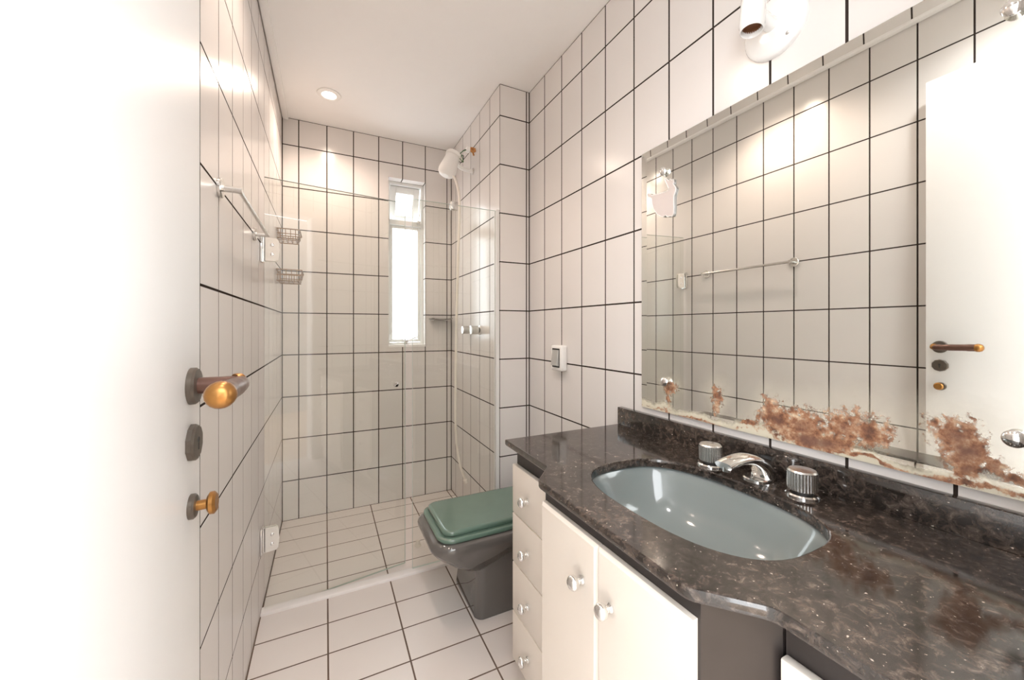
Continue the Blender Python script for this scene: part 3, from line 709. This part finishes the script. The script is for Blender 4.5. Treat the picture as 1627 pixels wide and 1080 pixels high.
MB().lathe([(0.008, 0), (0.006, 0.004), (0.006, 0.010), (0.0125, 0.015), (0.0130, 0.021), (0.009, 0.026), (0.0003, 0.027)], p, (math.sin(TH_D), -math.cos(TH_D), 0), 20).build('door_knob', M['chrome'], sd)
# fixed panel
YG = 1.818
sf = thing('shower_screen', 'fixed clear glass shower panel between the glass door and the tiled corner', 'shower panel', (0.58, YG, 0.012))
FX0, FX1 = 0.3655, 0.7985
MB().box((FX0, YG-0.004, 0.0125), (FX1, YG+0.004, 1.737)).build('glass_pane', M['glass'], sf, smooth=0)
b = MB(); e = 0.0006
b.box((FX0-e, YG-0.004, 0.0125), (FX0, YG+0.004, 1.737)); b.box((FX0, YG-0.004, 1.737), (FX1, YG+0.004, 1.737+e)); b.box((FX0, YG-0.0042, 0.0119), (FX1, YG+0.004, 0.0125))
b.build('glass_edge', M['glass_edge'], sf, smooth=0)
b = MB(); b.box((0.786, YG-0.014, 0.0125), (XS-0.0008, YG-0.0045, 1.741)); b.box((0.786, YG+0.0045, 0.0125), (XS-0.0008, YG+0.014, 1.741))
b.build('wall_channel', M['alu'], sf, smooth=0)
b = MB(); b.rbox((0.548, YG-0.012, 1.712), (0.584, YG+0.012, 1.752), 0.003); b.build('glass_clamp', M['satin'], sf)
# rubber stop on the shower floor
tag(MB().lathe([(0.017, 0.0), (0.017, 0.004), (0.012, 0.008), (0.011, 0.024), (0.009, 0.028), (0.0003, 0.029)], (0.437, 2.035, ZS), (0,0,1), 18).build('door_stop', M['rubber']), 'small pale rubber stop on the shower floor behind the toilet', 'door stop')

# ------------------------------------------------------------------ shower fittings
es = thing('electric_shower', 'white electric shower head with a long hanging hose', 'shower head', (0.803, 2.19, 2.08))
ax = Vector((0.040, 0.0, 0.104)).normalized(); org = Vector((0.640, 2.19, 2.052))
MB().lathe([(0.020, -0.030), (0.040, -0.024), (0.050, -0.012), (0.0525, 0.004), (0.051, 0.020), (0.046, 0.050), (0.0425, 0.080), (0.042, 0.098)], org, ax, 32).build('heater_body', M['white_plastic'], es, smooth=50)
MB().lathe([(0.045, 0.099), (0.0465, 0.103), (0.0465, 0.113), (0.042, 0.122), (0.028, 0.129), (0.0003, 0.131)], org, ax, 32).build('heater_cap', M['white_plastic'], es, smooth=50)
MB().tube(smooth_path([(0.672, 2.188, 2.104), (0.700, 2.188, 2.102), (0.726, 2.189, 2.088), (0.760, 2.19, 2.080), (0.799, 2.19, 2.079)]), 0.0115, 14).build('shower_arm', M['white_plastic'], es, smooth=60)
MB().lathe([(0.020, 0.0), (0.020, 0.003), (0.015, 0.006), (0.0003, 0.0061)], (XS-0.0005, 2.19, 2.079), (-1,0,0), 20).build('wall_flange', M['satin'], es)
hose = smooth_path([(0.668, 2.17, 2.028), (0.692, 2.172, 1.985), (0.712, 2.178, 1.88), (0.706, 2.180, 1.588), (0.697, 2.185, 1.213), (0.693, 2.19, 0.84), (0.695, 2.195, 0.54), (0.716, 2.20, 0.35), (0.754, 2.20, 0.222)], 8)
hs = MB().tube(hose, 0.0076, 10).build('hose', M['cream_plastic'], es, smooth=60)
o = MB().lathe([(0.007, 0), (0.0125, 0.006), (0.0125, 0.022), (0.009, 0.028), (0.0003, 0.030)], (0.752, 2.20, 0.228), (0.25,0,-1), 14).build('hose_tip', M['cream_plastic']); o.parent = hs
wi = es
for pts, mm in (([(0.700,2.19,2.135),(0.718,2.18,2.165),(0.735,2.17,2.185),(0.752,2.165,2.192)], 'black_wire'), ([(0.700,2.19,2.130),(0.712,2.175,2.160),(0.728,2.165,2.176),(0.748,2.16,2.186)], 'green_wire'),
                ([(0.700,2.185,2.128),(0.722,2.17,2.150),(0.736,2.17,2.150),(0.728,2.18,2.118),(0.708,2.185,2.120)], 'black_wire'), ([(0.704,2.18,2.150),(0.716,2.16,2.120),(0.730,2.16,2.112),(0.722,2.17,2.160)], 'green_wire')):
    MB().tube(smooth_path(pts), 0.0022, 6).build('wire', M[mm], wi, smooth=60)
MB().rbox((0.748, 2.148, 2.176), (0.770, 2.176, 2.204), 0.003).build('connector_block', M['white_plastic'], wi)
b = MB(); b.tube(smooth_path([(0.768,2.160,2.192),(0.782,2.158,2.200),(0.802,2.157,2.196)]), 0.009, 8); b.tube(smooth_path([(0.770,2.155,2.186),(0.786,2.152,2.180),(0.802,2.150,2.188)]), 0.007, 8); b.tube([(0.785,2.156,2.185),(0.793,2.154,2.160)], 0.005, 8)
b.build('wire_tape', M['rusty'], wi, smooth=60)
def stap(y, lab):
    t = thing('shower_tap', lab, 'tap', (XS, y, 1.1225), 'taps on the shower wall')
    MB().lathe([(0.028, 0.0), (0.028, 0.004), (0.022, 0.009), (0.014, 0.010)], (XS-0.0005, y, 1.1225), (-1,0,0), 28).build('tap_flange', M['chrome'], t)
    MB().lathe([(0.013, 0.009), (0.013, 0.018)], (XS, y, 1.1225), (-1,0,0), 20).build('tap_stem', M['gap_shade'], t)  # near-black stem, the shade behind the knob put into its colour
    MB().lathe([(0.018, 0.016), (0.0235, 0.016), (0.0240, 0.018), (0.0240, 0.052), (0.0225, 0.056), (0.0003, 0.057)], (XS, y, 1.1225), (-1,0,0), 60, flute=(2, 3, 0.06)).build('tap_knob', M['satin'], t)
stap(2.232, 'chrome shower tap on the side wall, the one nearer the window')
stap(2.075, 'chrome shower tap on the side wall, the one nearer the glass panel')
so = thing('soap_dish', 'thin wavy chrome soap dish on the tiled wall beside the window', 'soap dish', (0.7115, YB, 1.19))
b = MB(); nx, ny = 16, 5; top = []; 
def sz(i, j): 
    a = i/nx*2-1; return 1.1925 + 0.0065*abs(a)**1.5 - 0.004*math.sin(PI*j/ny)*(1-abs(a)) + (0.003 if j == ny else 0)
vs = [(0.6405+0.1425*i/nx, YB-0.001-0.095*j/ny, sz(i,j)) for j in range(ny+1) for i in range(nx+1)]
n0 = len(vs); vs += [(x, y, z-0.0035) for x, y, z in vs]; fs = []; W = nx+1
for j in range(ny):
    for i in range(nx):
        a = j*W+i; fs += [(a, a+1, a+W+1, a+W), (n0+a, n0+a+W, n0+a+W+1, n0+a+1)]
for i in range(nx): fs += [(i, n0+i, n0+i+1, i+1), (ny*W+i, ny*W+i+1, n0+ny*W+i+1, n0+ny*W+i)]
for j in range(ny): fs += [(j*W, (j+1)*W, n0+(j+1)*W, n0+j*W), (j*W+nx, n0+j*W+nx, n0+(j+1)*W+nx, (j+1)*W+nx)]
b.add(vs, fs).build('dish_tray', M['dark_chrome'], so, smooth=50)
for x in (0.665, 0.758):
    MB().lathe([(0.008, 0.0), (0.008, 0.006), (0.004, 0.010), (0.004, 0.03)], (x, YB-0.0005, 1.190), (0,-1,0), 12).build('dish_bracket', M['chrome'], so)

# wire baskets on the left wall, in the shower corner
def basket(zt, h, y0, y1, x1, lab):
    t = thing('wire_basket', lab, 'basket', (XL, (y0+y1)/2, zt-h), 'wire baskets in the shower corner')
    x0 = XL+0.006; r = 0.0022; zb = zt-h; xi, yi = 0.014, 0.014
    MB().tube([(x0,y0,zt),(x1,y0,zt),(x1,y1,zt),(x0,y1,zt),(x0,y0,zt)], r*1.15, 8).build('top_rim', M['wire'], t)
    MB().tube([(x0,y0+yi,zb),(x1-xi,y0+yi,zb),(x1-xi,y1-yi,zb),(x0,y1-yi,zb),(x0,y0+yi,zb)], r, 8).build('bottom_rim', M['wire'], t)
    MB().tube([(x0,y0+yi/2,zb+h/2),(x1-xi/2,y0+yi/2,zb+h/2),(x1-xi/2,y1-yi/2,zb+h/2),(x0,y1-yi/2,zb+h/2)], r, 8).build('middle_rim', M['wire'], t)
    for k in range(4):
        x = x0 + (x1-x0)*(k+0.7)/4.6
        MB().tube([(x,y0,zt),(x,y0+yi,zb),(x,y1-yi,zb),(x,y1,zt)], r*0.8, 6).build('cross_wire', M['wire'], t)
    for k in range(4):
        y = y0 + (y1-y0)*(k+0.7)/4.4
        MB().tube([(x0,y,zt+0.004),(x0,y,zb),(x1-xi,y,zb),(x1,y,zt)], r*0.8, 6).build('rib_wire', M['wire'], t)
    for yy in (y0+0.05, y1-0.05):
        MB().lathe([(0.006, 0), (0.006, 0.009)], (XL+0.0005, yy, zt+0.004), (1,0,0), 10).build('wall_screw', M['wire'], t)
basket(1.650, 0.045, 2.31, 2.49, -0.122, 'upper bronze wire basket in the shower corner')
basket(1.436, 0.055, 2.29, 2.49, -0.112, 'lower bronze wire basket in the shower corner')

# ------------------------------------------------------------------ towel bar
tb = thing('towel_bar', 'brushed metal towel bar on the left tiled wall', 'towel bar', (XL, 1.39, 1.472))
XB = XL+0.042
MB().tube([(XB, 1.140, 1.472), (XB, 1.646, 1.472)], 0.0056, 12).build('bar', M['satin'], tb, smooth=60)
for y in (1.1405, 1.6435):
    MB().lathe([(0.0235, 0.0), (0.0235, 0.006), (0.0215, 0.0085), (0.010, 0.009)], (XL+0.0004, y, 1.472), (1,0,0), 28).build('flange', M['satin'], tb)
    MB().tube([(XL+0.008, y, 1.472), (XB+0.006, y, 1.472)], 0.0078, 16).build('post', M['satin'], tb, smooth=60)

# ------------------------------------------------------------------ switch
sw = thing('light_switch', 'surface mounted wall switch with grey rocker on the tiles above the counter', 'switch', (XR, 1.482, 1.0))
MB().rbox((XR-0.034, 1.4375, 0.941), (XR-0.0005, 1.5265, 1.056), 0.008, 3).build('switch_box', M['white_plastic'], sw)
b = MB(); b.rbox((XR-0.0355, 1.452, 0.956), (XR-0.032, 1.512, 1.042), 0.0012); b.build('rocker_gap_shade', M['gap_shade'], sw)  # dark slab painting the shade around the rocker
b = MB(); b.loft([[(XR-0.034, 1.4565, 0.962), (XR-0.034, 1.5075, 0.962), (XR-0.034, 1.5075, 1.036), (XR-0.034, 1.4565, 1.036)],
                  [(XR-0.047, 1.4585, 0.966), (XR-0.047, 1.5055, 0.966), (XR-0.038, 1.5055, 1.034), (XR-0.038, 1.4585, 1.034)]])
b.build('rocker', M['switch_grey'], sw, smooth=0)

# ------------------------------------------------------------------ wall lamp without bulb
wlp = thing('wall_lamp', 'white porcelain wall lamp holder without a bulb above the mirror', 'wall lamp', (XR, 0.554, 1.856))
LY, LZ = 0.554, 1.857
MB().lathe([(0.072, 0.0), (0.072, 0.006), (0.069, 0.011), (0.060, 0.016), (0.035, 0.020), (0.0003, 0.021)], (XR-0.0005, LY, LZ), (-1,0,0), 40).build('lamp_base', M['porcelain'], wlp, smooth=40)
MB().tube(smooth_path([(XR-0.016, LY, LZ), (XR-0.050, LY, LZ+0.002), (XR-0.085, LY, LZ+0.010)]), 0.016, 18).build('lamp_arm', M['porcelain'], wlp, smooth=60)
so_ = (0.8815, LY, 1.817); axs = (0.10, 0, 1)
MB().lathe([(0.0195, 0.016), (0.0205, 0.002), (0.0225, 0.0), (0.0245, 0.002), (0.0250, 0.012), (0.0262, 0.014), (0.0262, 0.050), (0.0255, 0.080), (0.020, 0.094), (0.0003, 0.097)], so_, axs, 32, cap0=False).build('lamp_socket', M['porcelain'], wlp, smooth=50)
MB().lathe([(0.0003, 0.020), (0.0190, 0.0195), (0.0200, 0.010)], so_, axs, 28, cap0=False, cap1=False).build('socket_liner', M['bakelite'], wlp, smooth=50)
for dy, dz in ((0.030, 0.040), (-0.035, -0.042)):
    MB().lathe([(0.004, 0.0), (0.004, 0.002), (0.0003, 0.003)], (XR-0.0165, LY+dy, LZ+dz), (-1,0,0), 10).build('base_screw', M['satin'], wlp)

# ------------------------------------------------------------------ recessed ceiling lights
def downlight(x, y, lab, power, col):
    t = thing('ceiling_light', lab, 'ceiling light', (x, y, ZC), 'recessed ceiling lights')
    MB().lathe([(0.036, -0.0005), (0.060, -0.0005), (0.058, -0.005), (0.042, -0.009), (0.036, -0.007)], (x, y, ZC), (0,0,1), 36, cap0=False, cap1=False).build('light_ring', M['white_plastic'], t, smooth=50)
    MB().lathe([(0.0003, -0.0050), (0.020, -0.0052), (0.036, -0.0030), (0.036, -0.0008), (0.0003, -0.0008)], (x, y, ZC), (0,0,1), 28).build('light_lens', M['bulb'], t, smooth=50)
    ld = bpy.data.lights.new('lamp', 'SPOT'); ld.energy = power; ld.color = col; ld.spot_size = math.radians(150); ld.spot_blend = 0.8; ld.shadow_soft_size = 0.03
    lo = bpy.data.objects.new('lamp', ld); C.objects.link(lo); lo.location = (x, y, ZC-0.035)
downlight(0.017, 2.278, 'round recessed ceiling light over the shower', SPOT_W, SPOT_COL)
downlight(0.045, 1.185, 'round recessed ceiling light between the door and the shower', SPOT_W, SPOT_COL)
downlight(0.090, 0.420, 'unseen added ceiling light nearest the open door', ADDED_W, ADDED_COL)  # added lamp out of view, lifts the brightness near the door
